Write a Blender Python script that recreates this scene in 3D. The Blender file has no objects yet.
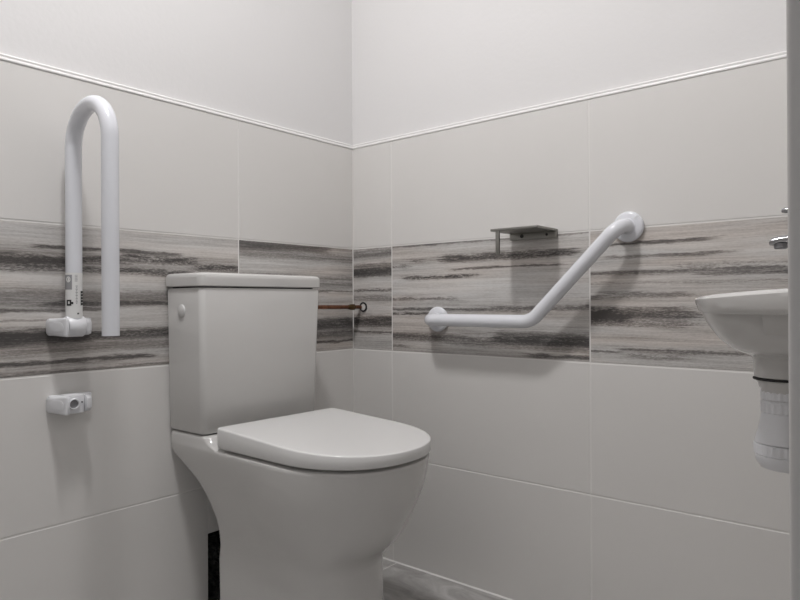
import bpy, bmesh, math
from mathutils import Vector, Matrix
PI = math.pi
SC = bpy.context.scene
COL = SC.collection
W, YN, HC = 1.333, -2.0, 2.4           # room: x 0..W, y YN..0, z 0..HC

# ------------------------------------------------------------------ materials
def new_mat(name):
    m = bpy.data.materials.new(name); m.use_nodes = True
    nt = m.node_tree; b = nt.nodes['Principled BSDF']
    return m, nt, b
def mat(name, col, rough=.4, metal=0, coat=0, bump=0, bscale=60, vary=0, vscale=6, ior=None, spec=None):
    m, nt, b = new_mat(name)
    b.inputs['Base Color'].default_value = (*col, 1)
    b.inputs['Roughness'].default_value = rough
    b.inputs['Metallic'].default_value = metal
    if coat: b.inputs['Coat Weight'].default_value = coat; b.inputs['Coat Roughness'].default_value = .05
    if spec is not None: b.inputs['Specular IOR Level'].default_value = spec
    tc = nt.nodes.new('ShaderNodeTexCoord')
    if vary:
        n = nt.nodes.new('ShaderNodeTexNoise'); n.inputs['Scale'].default_value = vscale; n.inputs['Detail'].default_value = 5
        nt.links.new(tc.outputs['Object'], n.inputs['Vector'])
        r = nt.nodes.new('ShaderNodeValToRGB')
        r.color_ramp.elements[0].position = .3; r.color_ramp.elements[1].position = .7
        r.color_ramp.elements[0].color = (*[c*(1-vary) for c in col], 1)
        r.color_ramp.elements[1].color = (*[min(1, c*(1+vary)) for c in col], 1)
        nt.links.new(n.outputs['Fac'], r.inputs['Fac']); nt.links.new(r.outputs['Color'], b.inputs['Base Color'])
    if bump:
        n = nt.nodes.new('ShaderNodeTexNoise'); n.inputs['Scale'].default_value = bscale; n.inputs['Detail'].default_value = 4
        nt.links.new(tc.outputs['Object'], n.inputs['Vector'])
        bp = nt.nodes.new('ShaderNodeBump'); bp.inputs['Strength'].default_value = bump; bp.inputs['Distance'].default_value = .002
        nt.links.new(n.outputs['Fac'], bp.inputs['Height']); nt.links.new(bp.outputs['Normal'], b.inputs['Normal'])
    return m

PAINT = mat('wall_paint', (.69, .68, .675), .85, bump=.15, bscale=90)
TILE = mat('cream_tile', (.66, .645, .625), .42, vary=.012, vscale=3)
GROUT = mat('pale_grout', (.725, .71, .69), .9)
TRIMM = mat('white_trim_plastic', (.80, .79, .78), .3)
CERAMIC = mat('vitreous_china', (.565, .555, .54), .09, coat=.3)
SEATM = mat('seat_plastic', (.66, .655, .645), .22)
BARM = mat('white_coated_tube', (.70, .71, .745), .22)
PLAST = mat('white_plastic', (.70, .705, .725), .32)
GREYP = mat('grey_plastic', (.22, .22, .23), .5)
BLACK = mat('black_rubber', (.012, .012, .012), .6)
INK = mat('printed_black', (.02, .02, .02), .6)
INKG = mat('printed_grey', (.30, .30, .31), .6)
STICK = mat('sticker_white', (.72, .72, .71), .5)
STEEL = mat('brushed_steel', (.29, .285, .265), .38, metal=1, bump=.2, bscale=400)
CHROME = mat('chrome', (.36, .36, .37), .14, metal=1)
COPPER = mat('aged_copper', (.27, .13, .08), .38, metal=1, vary=.35, vscale=60)
BRASS = mat('dull_brass', (.13, .085, .045), .45, metal=1, vary=.3, vscale=120)
FRAME = mat('door_frame_paint', (.55, .535, .525), .45)
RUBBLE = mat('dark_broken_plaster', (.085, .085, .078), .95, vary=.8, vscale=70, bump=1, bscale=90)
CEILM = mat('ceiling_paint', (.88, .88, .875), .9)

def floor_mat():
    m, nt, b = new_mat('grey_stone_tile'); N = nt.nodes; L = nt.links
    tc = N.new('ShaderNodeTexCoord')
    n1 = N.new('ShaderNodeTexNoise'); n1.inputs['Scale'].default_value = 7; n1.inputs['Detail'].default_value = 8; n1.inputs['Roughness'].default_value = .6; n1.inputs['Distortion'].default_value = 1.2
    mp = N.new('ShaderNodeMapping'); mp.inputs['Scale'].default_value = (1, 1.8, 1); mp.inputs['Rotation'].default_value = (0, 0, .9)
    L.new(tc.outputs['Object'], mp.inputs['Vector']); L.new(mp.outputs['Vector'], n1.inputs['Vector'])
    r = N.new('ShaderNodeValToRGB'); e = r.color_ramp.elements
    e[0].position = .32; e[0].color = (.25, .24, .23, 1); e[1].position = .68; e[1].color = (.52, .51, .50, 1)
    L.new(n1.outputs['Fac'], r.inputs['Fac']); L.new(r.outputs['Color'], b.inputs['Base Color'])
    b.inputs['Roughness'].default_value = .5
    return m
FLOORM = floor_mat()

def band_mat(name, axis, origin, streaks, base, warm=0.0, seed=0.0, length=.59):
    """weathered-wood print of one 590 x 300 tile: streaks are (u0, u1, v, half_width, strength, roughness), v from the top"""
    m, nt, b = new_mat(name); N = nt.nodes; L = nt.links
    def val(x):
        return x
    def math_(op, a, c=None, clamp=False):
        n = N.new('ShaderNodeMath'); n.operation = op; n.use_clamp = clamp
        for i, s in enumerate((a, c)):
            if s is None: continue
            if isinstance(s, (int, float)): n.inputs[i].default_value = s
            else: L.new(s, n.inputs[i])
        return n.outputs[0]
    def mrange(x, a0, a1, b0, b1, smooth=True):
        n = N.new('ShaderNodeMapRange'); n.interpolation_type = 'SMOOTHSTEP' if smooth else 'LINEAR'
        L.new(x, n.inputs['Value'])
        for k, v in zip(('From Min', 'From Max', 'To Min', 'To Max'), (a0, a1, b0, b1)): n.inputs[k].default_value = v
        return n.outputs[0]
    tc = N.new('ShaderNodeTexCoord'); sp = N.new('ShaderNodeSeparateXYZ'); L.new(tc.outputs['Object'], sp.inputs[0])
    u = math_('DIVIDE', math_('SUBTRACT', sp.outputs[axis], origin), length)
    v = math_('DIVIDE', math_('SUBTRACT', .9, sp.outputs['Z']), .3)
    def noise(su, sv, detail, rough=.55, off=0.0):
        cb = N.new('ShaderNodeCombineXYZ')
        L.new(math_('MULTIPLY', u, su), cb.inputs[0]); L.new(math_('MULTIPLY', v, sv), cb.inputs[1]); cb.inputs[2].default_value = seed + off
        n = N.new('ShaderNodeTexNoise'); n.inputs['Scale'].default_value = 1; n.inputs['Detail'].default_value = detail; n.inputs['Roughness'].default_value = rough
        L.new(cb.outputs[0], n.inputs['Vector']); return n.outputs['Fac']
    nl = noise(2.2, 4, 2, .5, 1.3); nf = noise(14, 42, 4, .65, 4.1); ng = noise(5, 75, 3, .6, 7.7); nm = noise(1.7, 22, 5, .62, 11.2); nx = noise(70, 130, 3, .7, 15.0); nh = noise(4, 190, 3, .65, 27.0)
    vd = math_('ADD', v, math_('ADD', math_('MULTIPLY', math_('SUBTRACT', nl, .5), .03), math_('MULTIPLY', math_('SUBTRACT', nf, .5), .050)))
    ud = math_('ADD', u, math_('MULTIPLY', math_('SUBTRACT', ng, .5), .25))
    # base tone from a ramp over v
    r = N.new('ShaderNodeValToRGB'); r.color_ramp.interpolation = 'EASE'
    el = r.color_ramp.elements
    el[0].position = base[0][0]; el[0].color = (base[0][1],)*3 + (1,)
    el[1].position = base[-1][0]; el[1].color = (base[-1][1],)*3 + (1,)
    for pz, t in base[1:-1]:
        e = el.new(pz); e.color = (t, t, t, 1)
    L.new(vd, r.inputs['Fac'])
    d = math_('ADD', r.outputs['Color'], math_('ADD', math_('MULTIPLY', math_('SUBTRACT', nm, .5), .70), math_('MULTIPLY', math_('SUBTRACT', ng, .5), .34)))
    speck = {}
    def spk(rough):
        if rough not in speck:
            speck[rough] = mrange(math_('ADD', math_('MULTIPLY', nf, .5), math_('MULTIPLY', nx, .5)), .5 - .12, .5 + .07, 1 - rough, 1.0 + .12*rough)
        return speck[rough]
    for u0, u1, vc, hw, st, ro in streaks:
        dv = math_('ABSOLUTE', math_('SUBTRACT', vd, vc))
        k = mrange(dv, hw*.25, hw*1.75, 1, 0)
        if u0 > 0: k = math_('MULTIPLY', k, mrange(ud, u0 - .02, u0 + .05, 0, 1))
        if u1 < 1: k = math_('MULTIPLY', k, mrange(ud, u1 - .05, u1 + .02, 1, 0))
        k = math_('MULTIPLY', k, spk(ro))
        d = math_('ADD', d, math_('MULTIPLY', k, st*1.22))
    d = math_('ADD', d, math_('ADD', math_('MULTIPLY', math_('SUBTRACT', nx, .5), .40), math_('MULTIPLY', math_('SUBTRACT', nh, .5), .55)))
    c = N.new('ShaderNodeValToRGB'); e = c.color_ramp.elements
    e[0].position = 0; e[0].color = (.63, .61, .59, 1); e[1].position = 1.0; e[1].color = (.060, .055, .053, 1)
    for pz, cc in ((.22, (.50, .475, .455)), (.5, (.275, .255, .24)), (.75, (.135, .124, .118))):
        q = e.new(pz); q.color = (*cc, 1)
    L.new(d, c.inputs['Fac'])
    # browner and greyer patches of the print
    hue = N.new('ShaderNodeMix'); hue.data_type = 'RGBA'; hue.blend_type = 'MULTIPLY'
    hue.inputs[0].default_value = 1
    w2 = N.new('ShaderNodeValToRGB'); w2.color_ramp.elements[0].position = .38; w2.color_ramp.elements[1].position = .66
    w2.color_ramp.elements[0].color = (.97, .99, 1.0, 1); w2.color_ramp.elements[1].color = (1.0, .968 - warm*.7, .942 - warm*1.2, 1)
    L.new(noise(1.6, 7, 2, .5, 21.0), w2.inputs['Fac'])
    L.new(c.outputs['Color'], hue.inputs[6]); L.new(w2.outputs['Color'], hue.inputs[7])
    L.new(hue.outputs[2], b.inputs['Base Color'])
    b.inputs['Roughness'].default_value = .42
    return m

S_L1 = [(.17, .72, .155, .013, .45, .3), (0, .34, .245, .030, .62, .4), (.3, .52, .228, .025, .5, .6), (.5, .80, .205, .028, .5, .8), (0, .8, .300, .022, .38, .8), (.78, 1, .245, .024, .5, .8),
        (0, 1, .49, .055, .22, .2), (.2, 1, .535, .016, .35, .4), (0, .45, .572, .010, .40, .2), (0, .3, .635, .008, .3, .2), (0, .36, .745, .048, .66, .25), (.3, 1, .755, .030, .52, .5),
        (0, .62, .918, .014, .50, .2), (0, 1, .84, .03, .14, .4), (0, 1, .985, .010, .25, .3)]
B_L1 = [(0, .25), (.10, .14), (.2, .34), (.30, .34), (.36, .10), (.41, .12), (.5, .30), (.57, .22), (.63, .12), (.69, .22), (.82, .36), (.88, .26), (.95, .3), (1, .34)]
S_L2 = [(0, .55, .035, .035, .32, .2), (0, 1, .115, .045, .20, .3), (0, 1, .33, .05, .20, .3), (.2, 1, .425, .010, .35, .3), (0, 1, .74, .045, .52, .4), (0, 1, .84, .03, .3, .4), (0, 1, .915, .010, .5, .2)]
B_L2 = [(0, .4), (.10, .30), (.19, .12), (.3, .28), (.40, .26), (.47, .14), (.6, .18), (.68, .25), (.80, .40), (.88, .3), (1, .26)]
S_R0 = [(0, 1, .06, .04, .30, .3), (0, 1, .165, .018, .28, .3), (0, 1, .235, .042, .55, .35), (0, 1, .42, .012, .42, .5), (0, 1, .50, .03, .22, .4), (0, 1, .72, .048, .62, .4), (0, 1, .825, .012, .35, .4)]
B_R0 = [(0, .2), (.08, .3), (.13, .16), (.25, .36), (.34, .10), (.44, .2), (.52, .26), (.60, .08), (.67, .25), (.78, .3), (.86, .22), (1, .28)]
S_R1 = [(0, 1, .012, .010, .30, .3), (.28, .94, .152, .028, .52, .6), (.12, .2, .15, .02, .35, .7), (.32, .92, .245, .008, .48, .2), (0, .12, .195, .016, .4, .6), (.05, .50, .312, .016, .55, .75), (0, .4, .505, .014, .3, .6),
        (0, .55, .60, .012, .38, .5), (.5, 1, .588, .020, .32, .6), (0, .3, .645, .012, .4, .8), (0, 1, .865, .034, .36, .5), (.55, 1, .83, .042, .36, .4), (0, .12, .95, .012, .3, .4), (.72, 1, .965, .014, .45, .3), (.3, 1, .915, .012, .22, .3)]
B_R1 = [(0, .24), (.08, .22), (.16, .26), (.24, .20), (.36, .10), (.46, .12), (.56, .28), (.63, .26), (.70, .14), (.77, .26), (.86, .36), (.93, .25), (1, .30)]
S_R2 = [(.04, .47, .112, .011, .52, .15), (.03, .5, .206, .011, .40, .3), (0, 1, .325, .012, .32, .5), (.38, 1, .352, .012, .30, .4), (.3, 1, .295, .018, .20, .8), (0, .8, .405, .010, .18, .4), (0, .05, .51, .018, .4, .3), (.05, .4, .49, .018, .30, .5),
        (0, .15, .645, .045, .50, .4), (0, .40, .622, .042, .48, .5), (0, .4, .70, .022, .30, .8), (0, .13, .905, .008, .42, .2), (.12, .6, .882, .014, .38, .5), (.12, .4, .925, .02, .22, .8)]
B_R2 = [(0, .28), (.06, .22), (.15, .15), (.25, .18), (.34, .28), (.42, .22), (.50, .26), (.56, .2), (.64, .30), (.76, .20), (.85, .22), (.93, .26), (1, .24)]

M_L1 = band_mat('weathered_print_a', 'Y', -1.004, S_L1, B_L1, -.02, 3.1)
M_L2 = band_mat('weathered_print_b', 'Y', -.414, S_L2, B_L2, .02, 9.4)
M_R0 = band_mat('weathered_print_c', 'X', -.437, S_R0, B_R0, -.01, 15.2)
M_R1 = band_mat('weathered_print_d', 'X', .153, S_R1, B_R1, .0, 21.7)
M_R2 = band_mat('weathered_print_e', 'X', .743, S_R2, B_R2, .01, 33.9)
M_L3 = band_mat('weathered_print_f', 'Y', -1.594, S_R1, B_R1, .0, 41.0)
M_N1 = band_mat('weathered_print_g', 'X', .153, S_L1, B_L1, .0, 47.0)

# ------------------------------------------------------------------ mesh helpers
def obj(name, bm, m, parent=None, smooth=True, angle=35):
    me = bpy.data.meshes.new(name)
    bmesh.ops.recalc_face_normals(bm, faces=bm.faces)
    bm.to_mesh(me); bm.free()
    for mm in (m if isinstance(m, (list, tuple)) else [m]): me.materials.append(mm)
    if smooth:
        me.polygons.foreach_set('use_smooth', [True]*len(me.polygons))
        me.set_sharp_from_angle(angle=math.radians(angle))
    o = bpy.data.objects.new(name, me); COL.objects.link(o)
    if parent:
        o.parent = parent
        t = parent; off = Vector((0, 0, 0))
        while t: off += t.location; t = t.parent
        o.location = -off if not parent.get('_local') else (0, 0, 0)
    return o
def tag(o, label, cat, group=None):
    o['label'] = label; o['category'] = cat
    if group: o['group'] = group
    return o
def struct(o): o['kind'] = 'structure'; return o
def thing(name, label, cat, loc):
    o = bpy.data.objects.new(name, None); o.empty_display_size = .05; o.location = loc; COL.objects.link(o)
    return tag(o, label, cat)
def add_box(bm, lo, hi, bev=0, seg=2, mi=0):
    b2 = bmesh.new()
    bmesh.ops.create_cube(b2, size=1)
    for v in b2.verts:
        v.co = Vector([lo[i] + (v.co[i] + .5)*(hi[i] - lo[i]) for i in range(3)])
    if bev: bmesh.ops.bevel(b2, geom=list(b2.edges), offset=bev, segments=seg, profile=.6, affect='EDGES')
    merge(bm, b2, mi)
def merge(bm, b2, mi=0, M=None):
    mp = {}
    for v in b2.verts: mp[v] = bm.verts.new(M @ v.co if M else v.co)
    for f in b2.faces:
        try:
            nf = bm.faces.new([mp[v] for v in f.verts]); nf.material_index = mi
        except ValueError: pass
    b2.free()
def loft(bm, rings, cap0=True, cap1=True, close=True):
    vs = [[bm.verts.new(p) for p in r] for r in rings]
    n = len(rings[0])
    for a, b in zip(vs, vs[1:]):
        for i in range(n if close else n - 1):
            j = (i + 1) % n
            bm.faces.new((a[i], a[j], b[j], b[i]))
    if cap0: bm.faces.new(vs[0][::-1])
    if cap1: bm.faces.new(vs[-1])
def basis(d):
    d = Vector(d).normalized(); a = Vector((0, 0, 1)) if abs(d.z) < .9 else Vector((1, 0, 0))
    x = d.cross(a).normalized(); return x, d.cross(x).normalized(), d
def lathe(bm, prof, c, ax=(0, 0, 1), n=40, cap=True):
    """prof: (radius, distance along ax)"""
    x, y, d = basis(ax); c = Vector(c)
    loft(bm, [[c + d*h + (x*math.cos(2*PI*i/n) + y*math.sin(2*PI*i/n))*r for i in range(n)] for r, h in prof], cap, cap)
def fillet(pts, rad, n=8):
    pts = [Vector(p) for p in pts]; out = [pts[0]]
    for i in range(1, len(pts) - 1):
        r = rad[i - 1] if isinstance(rad, (list, tuple)) else rad
        a = (pts[i - 1] - pts[i]).normalized(); b = (pts[i + 1] - pts[i]).normalized()
        th = a.angle(b); t = r/math.tan(th/2)
        c = pts[i] + (a + b).normalized()*(r/math.sin(th/2))
        p0 = pts[i] + a*t - c; p1 = pts[i] + b*t - c
        tot = p0.angle(p1); axn = p0.cross(p1).normalized()
        for k in range(n + 1): out.append(c + Matrix.Rotation(tot*k/n, 3, axn) @ p0)
    out.append(pts[-1]); return out
def tube(bm, path, r, n=24, cap=True):
    path = [Vector(p) for p in path]; rings = []
    t = (path[1] - path[0]).normalized(); x = basis(t)[0]
    for i, p in enumerate(path):
        if i == 0: t = (path[1] - path[0]).normalized()
        elif i == len(path) - 1: t = (path[-1] - path[-2]).normalized()
        else: t = ((path[i] - path[i-1]).normalized() + (path[i+1] - path[i]).normalized()).normalized()
        x = (x - t*x.dot(t)).normalized(); y = t.cross(x)
        rr = r[i] if isinstance(r, (list, tuple)) else r
        rings.append([p + (x*math.cos(2*PI*k/n) + y*math.sin(2*PI*k/n))*rr for k in range(n)])
    loft(bm, rings, cap, cap)
def torus(bm, c, ax, R, r, n=36, m=10):
    x, y, d = basis(ax); c = Vector(c); rings = []
    for i in range(n + 1):
        a = 2*PI*i/n; o = x*math.cos(a) + y*math.sin(a)
        rings.append([c + o*(R + r*math.cos(2*PI*k/m)) + d*(r*math.sin(2*PI*k/m)) for k in range(m)])
    loft(bm, rings, False, False); bmesh.ops.remove_doubles(bm, verts=bm.verts, dist=1e-6)
def rrect(x0, x1, y0, y1, rs, z, n=7):
    """rounded rectangle ring, rs = radii at (x1,y0),(x1,y1),(x0,y1),(x0,y0)"""
    out = []
    for (cx, cy, r, a0) in ((x1, y0, rs[0], -90), (x1, y1, rs[1], 0), (x0, y1, rs[2], 90), (x0, y0, rs[3], 180)):
        sx = -1 if cx == x1 else 1; sy = 1 if cy == y0 else -1
        for k in range(n + 1):
            a = math.radians(a0 + 90*k/n); out.append(Vector((cx + sx*r + r*math.cos(a), cy + sy*r + r*math.sin(a), z)))
    return out
def dshape(xb, hb, xf, h, a, e, z, rc=.02, cy=0, nb=4, nc=6, ns=10, nf=18, rot=0, piv=(0, 0), x0=None):
    """D outline: straight back at xb (half width hb), sides to half width h, superelliptic front of length a"""
    half = []
    for k in range(nb): half.append((xb, (hb - rc)*k/nb))
    for k in range(nc + 1):
        t = PI/2*k/nc; half.append((xb + rc - rc*math.cos(t), hb - rc + rc*math.sin(t)))
    xs = xf - a
    for k in range(1, ns):
        t = k/ns; px = xb + rc + (xs - xb - rc)*t
        s = t if x0 is None else max(0, (px - x0)/(xs - x0))
        half.append((px, hb + (h - hb)*s*s*(3 - 2*s)))
    for k in range(nf + 1):
        t = PI/2*k/nf; half.append((xs + a*math.sin(t)**(2/e), h*max(0, math.cos(t))**(2/e)))
    pts = half + [(x, -y) for x, y in half[-2:0:-1]]
    c, s = math.cos(rot), math.sin(rot); out = []
    for x, y in pts:
        dx, dy = x - piv[0], y - piv[1]
        out.append(Vector((piv[0] + c*dx - s*dy, cy + piv[1] + s*dx + c*dy, z)))
    return out

# ------------------------------------------------------------------ the room
def sub_rects(rect, hole):
    u0, u1, z0, z1 = rect
    if not hole: return [rect]
    a, b, c, d = hole
    if a >= u1 or b <= u0 or c >= z1 or d <= z0: return [rect]
    out = []
    if a > u0: out.append((u0, a, z0, z1))
    if b < u1: out.append((b, u1, z0, z1))
    m0, m1 = max(a, u0), min(b, u1)
    if c > z0: out.append((m0, m1, z0, c))
    if d < z1: out.append((m0, m1, d, z1))
    return out
G = .0017
def tiled_wall(name, P, lo, hi, joints, band, holes=()):
    """P(u, depth, z) -> world; one wall: painted slab, grout bed, 600x300 tiles to 1.2 m"""
    bm = bmesh.new()
    def boxp(u0, u1, z0, z1, d0, d1, mi, ch=0):
        if u1 - u0 < .004 or z1 - z0 < .004: return
        q = lambda u, d, z: bm.verts.new(P(u, d, z))
        back = [q(u0, d0, z0), q(u1, d0, z0), q(u1, d0, z1), q(u0, d0, z1)]
        mid = [q(u0, d1 - ch, z0), q(u1, d1 - ch, z0), q(u1, d1 - ch, z1), q(u0, d1 - ch, z1)]
        rings = [back, mid]
        if ch: rings.append([q(u0 + ch, d1, z0 + ch), q(u1 - ch, d1, z0 + ch), q(u1 - ch, d1, z1 - ch), q(u0 + ch, d1, z1 - ch)])
        for a, b in zip(rings, rings[1:]):
            for i in range(4): bm.faces.new((a[i], a[(i+1) % 4], b[(i+1) % 4], b[i])).material_index = mi
        bm.faces.new(rings[0][::-1]).material_index = mi; bm.faces.new(rings[-1]).material_index = mi
    def cut(rect):
        rs = [rect]
        for h in holes: rs = [s for r in rs for s in sub_rects(r, h)]
        return rs
    for r in cut((lo - .11, hi + .11, 0, HC)): boxp(*r, -.11, -.009, 0)
    for r in cut((lo - .009, hi + .009, 0, 1.2)): boxp(*r, -.009, -.0008, 1)
    us = [lo] + [j for j in joints if lo < j < hi] + [hi]
    for k in range(4):
        for i in range(len(us) - 1):
            a = us[i] + (G if i else .0016); b = us[i+1] - (G if i < len(us) - 2 else .0016)
            mi = 2 if k != 2 else 3 + band[i]
            for r in cut((a, b, .3*k + (G if k else .001), .3*k + .3 - G)): boxp(*r, -.0088, 0, mi, .0007)
    o = obj(name, bm, [PAINT, GROUT, TILE] + BANDS, smooth=False)
    return struct(o)
BANDS = [M_L1, M_L2, M_R0, M_R1, M_R2, M_L3, M_N1]
HOLE = (-.507, -.375, 0, .186)
PL = lambda u, d, z: (d, u, z)
PB = lambda u, d, z: (u, -d, z)
PR = lambda u, d, z: (W - d, u, z)
PNR = lambda u, d, z: (u, YN + d, z)
tiled_wall('wall_left', PL, YN, 0, [-1.594, -1.004, -.414], [5, 5, 0, 1], [HOLE])
tiled_wall('wall_back', PB, 0, W, [.153, .743], [2, 3, 4])
DOOR = (-1.90, -1.18, 0, 2.04)
tiled_wall('wall_right', PR, YN, 0, [-1.594, -1.004, -.414], [5, 5, 0, 1], [DOOR])
tiled_wall('wall_near', PNR, 0, W, [.153, .743], [6, 6, 6])

def trim(name, P, lo, hi):
    bm = bmesh.new()
    prof = [(-.0095, 1.1990), (.0008, 1.1990), (.0016, 1.2000), (.0016, 1.2035), (.0006, 1.2048), (-.0007, 1.2054), (-.0007, 1.2074), (-.0002, 1.2082), (.0002, 1.2100), (-.0010, 1.2122), (-.005, 1.2132), (-.0095, 1.2134)]
    loft(bm, [[Vector(P(u, d, z)) for d, z in prof] for u in (lo, hi)])
    return struct(obj(name, bm, TRIMM, angle=50))
trim('trim_1', PL, YN, 0); trim('trim_2', PB, 0, W); trim('trim_3', PNR, 0, W)
trim('trim_4', PR, DOOR[1] + .07, 0)

# floor tiles on a grout bed
bm = bmesh.new()
add_box(bm, (-.11, YN - .11, -.1), (W + .11, .11, -.0012), mi=1)
xs = [-.11, .166, .769, W + .11]; ys = [YN - .11, -1.812, -1.208, -.604, .11]
for i in range(3):
    for j in range(4):
        off = 0
        a = xs[i] + (.0017 if i else 0); b = xs[i+1] - (.0017 if i < 2 else 0); c = ys[j] + .0017; d = ys[j+1] - .0017
        if j == 3: d = -.0030
        add_box(bm, (a, c, -.009), (b, d, 0), .0007, 1)
struct(obj('floor', bm, [FLOORM, GROUT], smooth=False))
bm = bmesh.new(); add_box(bm, (-.11, YN - .11, HC), (W + .11, .11, HC + .1))
struct(obj('ceiling', bm, CEILM, smooth=False))
# floor-to-wall grout fillet on the back and left walls
bm = bmesh.new()
loft(bm, [[Vector((x, y, z)) for y, z in ((-.0002, .0), (-.0002, .0035), (-.0034, .0004), (-.0034, -.001))] for x in (0, W)])
struct(obj('trim_5', bm, GROUT, smooth=False))
# hole knocked through the tiles behind the pan
bm = bmesh.new()
import random
random.seed(4)
nx, nz = 14, 18
g = [[bm.verts.new((-.075 + random.uniform(-.02, .03), HOLE[0] + .001 + (HOLE[1] - HOLE[0] - .002)*i/nx, .001 + (HOLE[3] - .002)*j/nz)) for i in range(nx + 1)] for j in range(nz + 1)]
for j in range(nz):
    for i in range(nx): bm.faces.new((g[j][i], g[j][i+1], g[j+1][i+1], g[j+1][i]))
def side(fn, n):
    r0 = [bm.verts.new(fn(k/n, -.004)) for k in range(n + 1)]; rs = [r0]
    for d in (-.025, -.05, -.095):
        rs.append([bm.verts.new(Vector(fn(k/n, d)) + Vector((0, random.uniform(-.001, .001), 0))) for k in range(n + 1)])
    for a, b in zip(rs, rs[1:]):
        for k in range(n): bm.faces.new((a[k], a[k+1], b[k+1], b[k]))
side(lambda t, d: (d, HOLE[0] + .0015, HOLE[3]*t), 12)
side(lambda t, d: (d, HOLE[1] - .0015, HOLE[3]*t), 12)
side(lambda t, d: (d, HOLE[0] + (HOLE[1] - HOLE[0])*t, HOLE[3] - .0015), 10)
side(lambda t, d: (d, HOLE[0] + (HOLE[1] - HOLE[0])*t, .0015), 10)
struct(obj('wall_left_recess', bm, RUBBLE, smooth=False))

# door frame round the opening the camera looks through (lining + architrave)
bm = bmesh.new()
a0, a1, zt = DOOR[0], DOOR[1], DOOR[3]
FX = 1.3170
for (lo, hi) in (((W - .001, a1 - .020, 0), (W + .10, a1, zt)), ((W - .001, a0, 0), (W + .10, a0 + .02, zt)), ((W - .001, a0 + .02, zt - .02), (W + .10, a1 - .02, zt))):
    add_box(bm, lo, hi, .002)
for (lo, hi) in (((FX, a1 - .012, 0), (W + .001, a1 + .06, zt + .06)), ((FX, a0 - .06, 0), (W + .001, a0 + .012, zt + .06)), ((FX, a0 + .012, zt - .012), (W + .001, a1 - .012, zt + .06))):
    add_box(bm, lo, hi, .0022, 3)
struct(obj('door_1', bm, FRAME, angle=50))

# ------------------------------------------------------------------ ceiling lamp (the room's light)
LX, LY = .60, -1.0
t = thing('ceiling_light', 'round white ceiling light mounted flat in the middle of the ceiling', 'ceiling light', (LX, LY, HC))
bm = bmesh.new(); lathe(bm, [(.133, 0), (.135, -.004), (.135, -.024), (.129, -.030), (.119, -.031), (.118, -.022), (.118, 0)], (LX, LY, HC)); obj('housing', bm, PLAST, t)
bm = bmesh.new(); lathe(bm, [(.1175, -.024), (.1175, -.029), (.105, -.035), (.07, -.039), (.001, -.040)], (LX, LY, HC))
m, nt, b = new_mat('lamp_diffuser'); b.inputs['Base Color'].default_value = (.8, .8, .8, 1)
b.inputs['Emission Color'].default_value = (1.0, .984, .988, 1); b.inputs['Emission Strength'].default_value = 53
obj('diffuser', bm, m, t)
wd = bpy.data.worlds.new('hall_light'); SC.world = wd; wd.use_nodes = True
wd.node_tree.nodes['Background'].inputs[0].default_value = (.9, .95, 1, 1); wd.node_tree.nodes['Background'].inputs[1].default_value = .11

# ------------------------------------------------------------------ toilet
CY = -.4395
t = thing('toilet', 'close-coupled white toilet with its lid down against the left tiled wall', 'toilet', (.3, CY, 0))
# pan: (z, xb, hb, xf, h, a)
bm = bmesh.new()
prof = [(0, .113, .114, .459, .118, .016), (.10, .114, .115, .459, .118, .016), (.17, .114, .116, .4575, .118, .016), (.195, .119, .117, .457, .1185, .016), (.207, .121, .118, .4600, .119, .016),
        (.22, .122, .120, .468, .1195, .016), (.235, .122, .1215, .483, .1215, .016), (.25, .121, .1245, .498, .1275, .016), (.264, .120, .1275, .509, .1345, .016), (.282, .116, .133, .520, .1435, .016), (.30, .111, .138, .529, .1515, .016), (.32, .103, .143, .538, .157, .015), (.346, .088, .150, .550, .163, .015),
        (.362, .071, .154, .5560, .166, .014), (.379, .048, .157, .5610, .168, .013), (.393, .029, .160, .5640, .170, .012), (.406, .013, .1615, .5665, .171, .011), (.418, .005, .163, .5685, .172, .010), (.4235, .0035, .163, .5695, .1725, .010),
        (.4262, .004, .1625, .5685, .1715, .010), (.4280, .006, .1605, .565, .168, .010)]
up = lambda z: max(0, min(1, (z - .33)/.09))
loft(bm, [dshape(max(.003, xb - .009), hb + .005*up(z), xf, h + .001*up(z), h*1.1, 2.2, z, rc, CY, x0=.19) for z, xb, hb, xf, h, rc in prof])
# rear platform that carries the cistern, dropping in a cove to the rim
dk = [(.398, .012, .160, .150, .010), (.411, .005, .1655, .186, .010), (.420, .0028, .1681, .190, .010), (.4285, .0028, .1682, .1815, .012), (.4325, .0030, .1682, .172, .014), (.4365, .0032, .1682, .163, .016), (.442, .0034, .1682, .156, .018), (.447, .004, .168, .1525, .020), (.4505, .005, .167, .150, .020), (.4525, .008, .164, .146, .02)]
loft(bm, [rrect(xb, xf, CY - h, CY + h, (rc, rc, .008, .008), z) for z, xb, h, xf, rc in dk])
obj('pan', bm, CERAMIC, t, angle=40)
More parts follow.
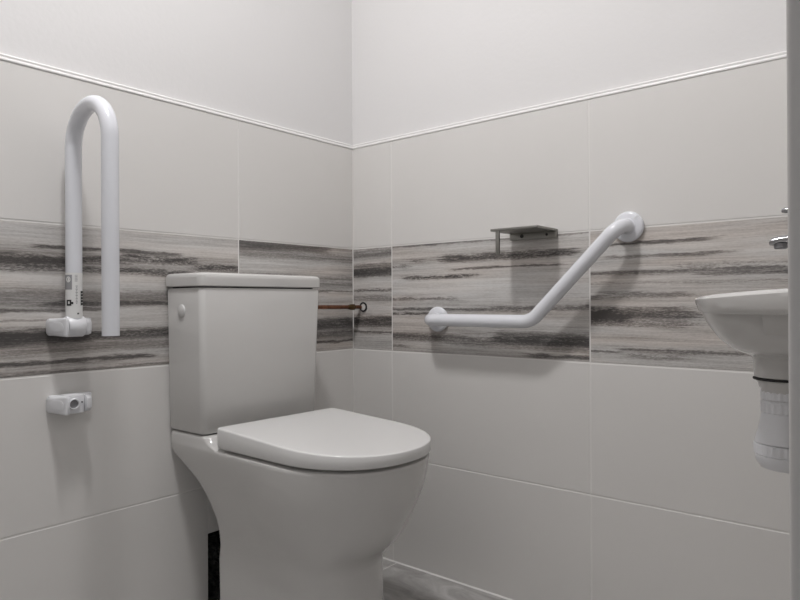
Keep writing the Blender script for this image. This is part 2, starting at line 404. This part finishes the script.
# cistern tank
bm = bmesh.new()
tk = [(.4540, .008, .1565, .128, -.0055), (.4560, .005, .1615, .134, -.0055), (.4625, .004, .1645, .1375, -.0055), (.60, .004, .1690, .1385, -.003), (.768, .004, .1750, .1395, 0), (.7735, .006, .1725, .137, 0)]
loft(bm, [rrect(xb, xf, CY + dy - h, CY + dy + h, (.014, .014, .005, .005), z, 9) for z, xb, h, xf, dy in tk])
obj('tank', bm, CERAMIC, t)
bm = bmesh.new()
tl = [(.7765, .005, .1755, .139), (.7785, .003, .1785, .1425), (.795, .003, .179, .143), (.8015, .004, .178, .142), (.8050, .006, .175, .139), (.8070, .012, .168, .132)]
loft(bm, [rrect(xb, xf, CY - h, CY + h, (.017, .017, .005, .005), z, 9) for z, xb, h, xf in tl])
obj('tank_lid', bm, CERAMIC, t)
bm = bmesh.new()
loft(bm, [rrect(.010, .132, CY - .166, CY + .166, (.022, .022, .004, .004), z, 9) for z in (.771, .778)])
o = obj('gasket', bm, BLACK, t); o['label'] = 'dark joint line under the tank lid'
bm = bmesh.new()
loft(bm, [rrect(.010, .128, CY - .155, CY + .155, (.022, .022, .004, .004), z, 9) for z in (.4515, .4555)])
o = obj('gasket', bm, BLACK, t); o['label'] = 'dark joint line under the tank'
bm = bmesh.new()
lathe(bm, [(.0138, 0), (.0138, .0012), (.0130, .0026), (.0098, .0038), (.0045, .0045), (.0005, .0047)], (.0635, CY - .1737, .7235), (0, -1, -.04))
lathe(bm, [(.0148, -.002), (.0148, .0006), (.0138, .0010)], (.0635, CY - .1737, .7235), (0, -1, -.04))
o = obj('flush_button', bm, SEATM, t); o['label'] = 'round domed white flush button on the side of the tank'
bm = bmesh.new(); lathe(bm, [(.006, 0), (.006, .006), (.004, .010), (.0005, .0105)], (.035, CY + .1735, .712), (0, 1, 0), 16); obj('inlet_nut', bm, SEATM, t)  # tiny white nub below the pipe, taken for the tank's inlet nut
bm = bmesh.new()
RT, PV = -.017, (.15, 0)
loft(bm, [dshape(.200, .128, .540 - i, .134 - i, .150, 2.2, z, .03, CY, rot=RT, piv=PV) for z, i in ((.4286, .003), (.4292, .0), (.4342, .0), (.4348, .003))])
obj('seat', bm, SEATM, t)
bm = bmesh.new()
# the lid is a shallow wedge: its top falls about three degrees from the hinge to the front
lid = [(0, .003), (.05, .001), (.12, .0), (.90, .0), (.950, .0007), (.980, .002), (.994, .0042), (.998, .0085), (1.0, .05)]
rings = []
for fz, i in lid:
    rg = dshape(.184 + i, .169 - i, .577 - i, .169 - i, .1856 - i*.4, 2.2, 0, .010 if i < .009 else .004, CY, rot=RT, piv=PV)
    for p in rg: p.z = .4345 + (.4805 - .0514*(p.x - .15) - .4345)*fz
    rings.append(rg)
loft(bm, rings)
o = obj('lid', bm, SEATM, t, angle=45); o['label'] = 'closed flat white toilet lid with a rounded front'

# ------------------------------------------------------------------ drop-down support rail, folded up on the left wall
RY, RA, RB, RR = -.835, .0375, .1865, .0153
def wall_hinge(z, parent_, empty_socket):
    """oblong wall bracket: back plate, tapered outer cheek, inner cheek"""
    bm = bmesh.new()
    add_box(bm, (.0005, RY - .037, z - .017), (.012, RY + .047, z + .017), .004)
    obj('back_plate', bm, PLAST, parent_)
    bm = bmesh.new()
    rings = []
    for x, y0, y1, h in ((.0005, RY - .038, RY - .012, .0155), (.004, RY - .039, RY - .012, .0165), (.030, RY - .032, RY - .0145, .0178), (.050, RY - .026, RY - .0165, .0185), (.056, RY - .0245, RY - .0165, .0178), (.058, RY - .022, RY - .0170, .0155)):
        r = min(.007, (y1 - y0)*.4); rr = []
        for (cy, cz, a0) in ((y1 - .001, z - h + .001, 0), (y1 - .001, z + h - .001, 0), (y0 + r, z + h - r, 90), (y0 + r, z - h + r, 180)):
            if a0 == 0: rr.append(Vector((x, cy, cz)))
            else:
                for k in range(6):
                    a = math.radians(a0 + 90*k/5); rr.append(Vector((x, cy + r*math.cos(a), cz + r*math.sin(a))))
        rings.append(rr)
    loft(bm, rings)
    ck = obj('cheek', bm, PLAST, parent_, angle=40)
    # raised oval panel on the outer face of the cheek
    bm = bmesh.new()
    c = Vector((.0325, RY - .0313, z)); ux = Vector((.046, .0135, 0)).normalized(); nn = Vector((.0135, -.046, 0)).normalized(); uz = Vector((0, 0, 1))
    rings = []
    for s, d in ((1, -.0008), (.97, .0002), (.85, .0005), (.6, .0007)):
        rings.append([c + nn*d + ux*(.019*s*math.copysign(abs(math.cos(a))**.7, math.cos(a))) + uz*(.011*s*math.sin(a)) for a in [2*PI*k/28 for k in range(28)]])
    loft(bm, rings); obj('oval_panel', bm, PLAST, ck)
    bm = bmesh.new()
    rings = []
    for y, e in ((RY + .0170, -.004), (RY + .018, -.002), (RY + .025, -.002), (RY + .0285, -.004), (RY + .030, -.007)):
        x1, h = .055 + e, .0182 + e; rr = []
        pts = [(.0005, -h), (x1 - .010, -h)] + [(x1 - .010 + .010*math.sin(PI/2*k/5), -h + .010 - .010*math.cos(PI/2*k/5)) for k in range(1, 6)]
        pts += [(x1 - .010 + .010*math.cos(PI/2*k/5), h - .010 + .010*math.sin(PI/2*k/5)) for k in range(0, 6)] + [(.0005, h)]
        rings.append([Vector((px, y, z + pz)) for px, pz in pts])
    loft(bm, rings); obj('cheek', bm, PLAST, parent_, angle=40)
    if not empty_socket:
        bm = bmesh.new(); lathe(bm, [(.0195, -.0165), (.0205, -.015), (.0205, .015), (.0195, .0165)], (RA, RY, z + .001), (0, 1, 0)); obj('hinge_barrel', bm, PLAST, parent_)
    else:
        bm = bmesh.new(); add_box(bm, (.010, RY - .0165, z - .0185), (.044, RY + .0168, z + .0185), .003); obj('socket_block', bm, PLAST, parent_)
        bm = bmesh.new(); lathe(bm, [(.0112, 0), (.0112, .003), (.0102, .0045), (.0088, .0045), (.0082, .001), (.0082, 0)], (.044, RY - .0045, z + .001), (1, 0, 0), 28); obj('socket_ring', bm, PLAST, parent_)
        bm = bmesh.new(); lathe(bm, [(.0081, -.002), (.0081, .0012)], (.044, RY - .0045, z + .001), (1, 0, 0), 28)
        o = obj('socket', bm, GREYP, parent_); o['label'] = 'dark empty round socket'
        bm = bmesh.new(); lathe(bm, [(.0016, 0), (.0016, .0006)], (.0438, RY + .0118, z + .003), (1, 0, 0), 12); obj('screw', bm, INK, parent_)
ZH = .6945
t = thing('support_rail', 'white U-shaped fold-up support rail standing upright on the left wall', 'grab rail', (0, RY, ZH))
bm = bmesh.new()
zc = 1.0455; R2 = (RB - RA)/2
path = [(RA, RY, ZH - .002), (RA, RY, .85)] + [(RA + R2 - R2*math.cos(PI*k/28), RY, zc + R2*math.sin(PI*k/28)) for k in range(29)] + [(RB, RY, .85), (RB, RY, .6815)]
tube(bm, path, RR, 36)
tb = obj('tube', bm, BARM, t, angle=50)
wall_hinge(ZH, t, False)
VA = math.atan2(-1.412 - RY, 1.351 - RA)
def patch(bm, p0, p1, z0, z1, lift):
    """curved rectangle on the tube; p0, p1 = offsets across its width as seen from the front, -1..1"""
    a0, a1 = VA + math.asin(max(-1, min(1, p0))), VA + math.asin(max(-1, min(1, p1)))
    n = max(2, int(abs(a1 - a0)/.12) + 1)
    v = [[bm.verts.new((RA + (RR + lift)*math.cos(a0 + (a1 - a0)*i/n), RY + (RR + lift)*math.sin(a0 + (a1 - a0)*i/n), z)) for i in range(n + 1)] for z in (z0, z1)]
    for i in range(n): bm.faces.new((v[0][i], v[0][i+1], v[1][i+1], v[1][i]))
bm = bmesh.new(); patch(bm, -.98, .98, .712, .801, .0002); st = obj('sticker', bm, STICK, t)
st['label'] = 'white printed sticker wrapped round the foot of the tube'
bm = bmesh.new(); patch(bm, -.97, -.22, .768, .797, .0004); obj('print', bm, INKG, st)
bm = bmesh.new()
for k in range(16):
    a = [2*PI*k/16, 2*PI*(k+1)/16]
    f = [(-.62 + r*.24*math.cos(q), .788 + r*.0058*math.sin(q)) for q, r in ((a[0], 1), (a[1], 1), (a[1], .62), (a[0], .62))]
    vs = []
    for p_, z_ in f:
        an = VA + math.asin(p_); vs.append(bm.verts.new((RA + (RR + .0006)*math.cos(an), RY + (RR + .0006)*math.sin(an), z_)))
    bm.faces.new(vs)
patch(bm, -.68, -.52, .785, .791, .0006)
obj('print', bm, STICK, st)
bm = bmesh.new()
for i in range(5): patch(bm, .10, .2 + .12*((i*7) % 3)/2, .7955 - i*.0028, .7967 - i*.0028, .0004)
for i in range(5): patch(bm, .26, .40, .7955 - i*.0028, .7967 - i*.0028, .0004)
for i in range(12): patch(bm, .18 + .05*((i*5) % 2), .42 - .06*((i*3) % 2), .7742 - i*.0031, .7757 - i*.0031, .0004)
obj('print', bm, INKG, st)
bm = bmesh.new()
patch(bm, -.82, -.30, .7365, .7480, .0004); patch(bm, -.30, -.08, .7395, .7440, .0004)
for i in range(5): patch(bm, .74, .985, .7375 + i*.0058, .7420 + i*.0058, .0004)
patch(bm, .74, .80, .7365, .7655, .00045)
patch(bm, .36, .56, .7195, .7225, .0004)
obj('print', bm, INK, st)
bm = bmesh.new(); patch(bm, -.66, -.48, .740, .745, .0006); obj('print', bm, STICK, st)

t = thing('wall_bracket', 'small white empty rail bracket on the plain cream tile below the upright rail', 'bracket', (0, RY, .5425))
wall_hinge(.5425, t, True)

# ------------------------------------------------------------------ cranked grab rail on the back wall
t = thing('grab_rail', 'white angled grab rail bent upward across the back wall', 'grab rail', (.318, 0, .692))
D = -.058
bm = bmesh.new()
tube(bm, fillet([(.318, -.004, .693), (.318, D, .693), (.625, D, .693), (.834, D, .9015), (.834, -.004, .9015)], [.030, .055, .030], 9), .0158, 32)
obj('tube', bm, BARM, t, angle=50)
for x, z in ((.318, .693), (.834, .9015)):
    bm = bmesh.new(); lathe(bm, [(.0325, .0003), (.0335, .003), (.0335, .007), (.032, .0095), (.028, .0115), (.018, .013), (.0165, .0155)], (x, 0, z), (0, -1, 0), 48)
    f = obj('flange', bm, BARM, t)
bm = bmesh.new()
add_box(bm, (-.0012, -.0003, -.008), (.0012, .0003, .008), 0); bmesh.ops.rotate(bm, verts=bm.verts, cent=(0, 0, 0), matrix=Matrix.Rotation(math.radians(45), 3, 'Y')); bmesh.ops.translate(bm, verts=bm.verts, vec=(.8500, -.0122, .9175))
o = obj('seam', bm, PLAST, f)

# ------------------------------------------------------------------ toilet roll holder
t = thing('toilet_roll_holder', 'brushed steel toilet roll holder with a flat shelf above the angled rail', 'toilet roll holder', (.605, 0, .886))
bm = bmesh.new(); add_box(bm, (.543, -.102, .9045), (.666, -.0005, .9105), .0022, 3); obj('shelf', bm, STEEL, t)
bm = bmesh.new(); add_box(bm, (.543, -.012, .8895), (.666, -.0003, .9045), .001, 2); bp = obj('wall_plate', bm, STEEL, t)
for x, rs in ((.577, 1.35), (.643, .9)):
    bm = bmesh.new(); lathe(bm, [(.0036*rs, 0), (.0036*rs, .0005), (.0015, .0007)], (x, -.0119, .8978), (0, -1, 0), 16); obj('screw', bm, INK, bp)
bm = bmesh.new(); add_box(bm, (.5560, -.100, .8500), (.5655, -.0945, .9048), .001, 2); obj('arm', bm, STEEL, t)

# ------------------------------------------------------------------ copper pipe stub
t = thing('copper_pipe', 'short copper water pipe running from the tank into the back wall', 'pipe', (.032, 0, .7255))
bm = bmesh.new(); tube(bm, [(.032, -.262, .7275), (.032, -.14, .7265), (.032, -.0005, .7255)], .0056, 20); obj('tube', bm, COPPER, t)
bm = bmesh.new(); lathe(bm, [(.0065, 0), (.0095, .003), (.0098, .014), (.008, .018), (.0060, .030)], (.032, -.028, .7257), (0, -1, .0), 6); obj('nut', bm, BRASS, t, angle=20)
bm = bmesh.new(); torus(bm, (.0425, -.0015, .7255), (0, 1, 0), .0122, .0026); o = obj('collar', bm, BLACK, t); o['label'] = 'dark ring round the hole in the tile'
bm = bmesh.new(); lathe(bm, [(.0108, .0002), (.0108, .0012), (.009, .0018)], (.0425, 0, .7255), (0, -1, 0), 24); obj('filler', bm, TILE, t)

# ------------------------------------------------------------------ basin on the right wall
BX, BY = 1.189, -.378
t = thing('wash_basin', 'small white wall-hung wash basin at the right edge beside the door frame', 'basin', (W, BY, .63))
def bring(xt, xb, h, a, e, z, rc=.02):
    return [Vector((W - .0005 - (p.x), p.y, p.z)) for p in dshape(xb, h, W - xt, h, a, e, z, rc, BY)]
bm = bmesh.new()
# outside: pillar, bowl, rim, then down the inside of the bowl
def ell(cx, rx, ry, z, e=2.0):
    n = len(dshape(0, .1, .2, .1, .05, 2, 0))
    out = []
    for k in range(n):
        a = 2*PI*k/n + PI
        # ring starts at the wall side, like bring()
        out.append(Vector((cx - rx*math.copysign(abs(math.cos(a))**(2/e), math.cos(a)), BY - ry*math.copysign(abs(math.sin(a))**(2/e), math.sin(a)), z)))
    return out
rings = [ell(BX, .036, .036, .6327), ell(BX, .0385, .0385, .6342), ell(BX, .0395, .0395, .645), ell(BX + .001, .041, .041, .657), ell(BX + .002, .0435, .045, .6625),
         bring(1.139, .080, .062, .075, 2.0, .6660, .03), bring(1.1315, .055, .088, .085, 2.0, .6695, .03), bring(1.121, .040, .110, .10, 2.0, .676, .03), bring(1.109, .030, .124, .105, 2.0, .687, .03), bring(1.099, .024, .134, .108, 2.0, .700, .03), bring(1.0915, .022, .140, .110, 2.0, .712, .03), bring(1.0865, .020, .143, .112, 2.0, .7235, .03)]
bm2rings = [bring(1.0855, 0, .183, .172, 2.0, .7237), bring(1.0848, 0, .188, .178, 2.0, .7255), bring(1.0832, 0, .190, .18, 2.03, .730), bring(1.0797, 0, .190, .18, 2.05, .742), bring(1.0790, 0, .190, .18, 2.05, .7465), bring(1.0808, .001, .188, .18, 2.05, .7495), bring(1.087, .003, .182, .175, 2.05, .7515)]
inner = [bring(1.096, .085, .172, .15, 2.3, .7500, .05), bring(1.100, .088, .168, .145, 2.3, .744, .05), bring(1.108, .093, .160, .14, 2.2, .725, .05), bring(1.125, .100, .138, .12, 2.1, .70, .045), bring(1.155, .112, .085, .065, 2.0, .683, .03)]
for rg in bm2rings + inner:
    for p in rg: p.z += (-.0055 + .062*(p.x - 1.082))*max(0, min(1, (p.z - .7230)/.02))
loft(bm, rings + bm2rings + inner, True, True)
bs = obj('bowl', bm, CERAMIC, t, angle=38)
bm = bmesh.new(); lathe(bm, [(.035, 0), (.0400, .0002), (.0406, .0015), (.0400, .0028), (.035, .0030)], (BX, BY, .6300)); o = obj('gasket', bm, BLACK, t); o['label'] = 'thin black rubber ring under the bowl'
# bottle trap
t = thing('bottle_trap', 'white plastic bottle trap hanging below the wash basin', 'waste trap', (BX, BY, .505))
bm = bmesh.new(); lathe(bm, [(.036, .6298), (.036, .6280), (.0345, .626), (.0328, .620), (.0305, .617), (.0285, .600)], (BX, BY, 0)); obj('waste_flange', bm, CERAMIC, t)
def ribbed(bm, r, z0, z1, n=22, deep=.0011):
    N_ = n*4; rings = []
    for z, e in ((z0, -.0015), (z0 + .0015, 0), (z1 - .0015, 0), (z1, -.0015)):
        rings.append([Vector((BX + (r + e + (deep if (k % 4) in (1, 2) else 0))*math.cos(2*PI*k/N_), BY + (r + e + (deep if (k % 4) in (1, 2) else 0))*math.sin(2*PI*k/N_), z)) for k in range(N_)])
    loft(bm, rings)
bm = bmesh.new(); ribbed(bm, .0300, .6025, .6150); obj('nut', bm, PLAST, t, angle=25)
bm = bmesh.new(); ribbed(bm, .0300, .5845, .6005); obj('nut', bm, PLAST, t, angle=25)
bm = bmesh.new(); lathe(bm, [(.0295, .6020), (.0295, .585), (.0300, .582), (.0315, .575), (.0345, .560), (.0378, .5475), (.0388, .5435)], (BX, BY, 0), n=48); bd = obj('body', bm, PLAST, t)
bm = bmesh.new(); tube(bm, [(BX, BY, .572), (BX + .06, BY, .572), (W - .0002, BY, .572)], .016, 24); obj('outlet_pipe', bm, PLAST, t)
bm = bmesh.new(); ribbed(bm, .0388, .5265, .5425, 26); lathe(bm, [(.0370, .5275), (.0385, .5255), (.0370, .5170), (.0315, .5085), (.022, .5055), (.0005, .5048)], (BX, BY, 0), n=48); obj('cup', bm, PLAST, t, angle=25)
# tap
t = thing('basin_tap', 'chrome basin tap whose spout tip shows above the wash basin', 'tap', (1.285, BY, .7505))
bm = bmesh.new(); lathe(bm, [(.026, .7505), (.026, .753), (.021, .757), (.0195, .775), (.0195, .845), (.018, .850), (.0005, .851)], (1.285, BY, 0), n=36); obj('body', bm, CHROME, t)
bm = bmesh.new()
rings = []
for k, (x, z, ry, rz) in enumerate(((1.280, .815, .013, .013), (1.25, .822, .013, .010), (1.215, .826, .0125, .0068), (1.185, .8245, .012, .006), (1.174, .8225, .0112, .0055), (1.171, .8205, .008, .003))):
    rings.append([Vector((x, BY + ry*math.cos(2*PI*i/20), z + rz*math.sin(2*PI*i/20))) for i in range(20)])
loft(bm, rings); sp_ = obj('spout', bm, CHROME, t)
bm = bmesh.new(); lathe(bm, [(.0085, 0), (.0085, -.006), (.007, -.0075), (.0068, -.003)], (1.184, BY, .8195), n=20); obj('aerator', bm, GREYP, sp_)
bm = bmesh.new(); lathe(bm, [(.0195, .852), (.020, .856), (.019, .872), (.014, .878), (.0005, .879)], (1.285, BY, 0), n=32); tube(bm, [(1.280, BY, .8675), (1.22, BY, .8655), (1.190, BY, .8650), (1.1855, BY, .8650)], [.006, .005, .0042, .0028], 14); obj('lever', bm, CHROME, t)

# ------------------------------------------------------------------ camera
yaw, pitch, roll = .6913, .0020, -.0052
f = Vector((-math.sin(yaw)*math.cos(pitch), math.cos(yaw)*math.cos(pitch), math.sin(pitch)))
r = Vector((math.cos(yaw), math.sin(yaw), 0)); u = r.cross(f)
r2 = r*math.cos(roll) + u*math.sin(roll); u2 = -r*math.sin(roll) + u*math.cos(roll)
cd = bpy.data.cameras.new('camera'); cam = bpy.data.objects.new('camera', cd); COL.objects.link(cam)
M = Matrix((r2, u2, -f)).transposed().to_4x4(); M.translation = (1.351, -1.4118, .7418); cam.matrix_world = M
cd.sensor_fit = 'HORIZONTAL'; cd.sensor_width = 36; cd.lens = 648.6/800*36; cd.clip_start = .01
SC.camera = cam
vs = SC.view_settings; vs.view_transform = 'Standard'; vs.look = 'None'; vs.gamma = 1; vs.use_curve_mapping = False; vs.exposure = 1.5
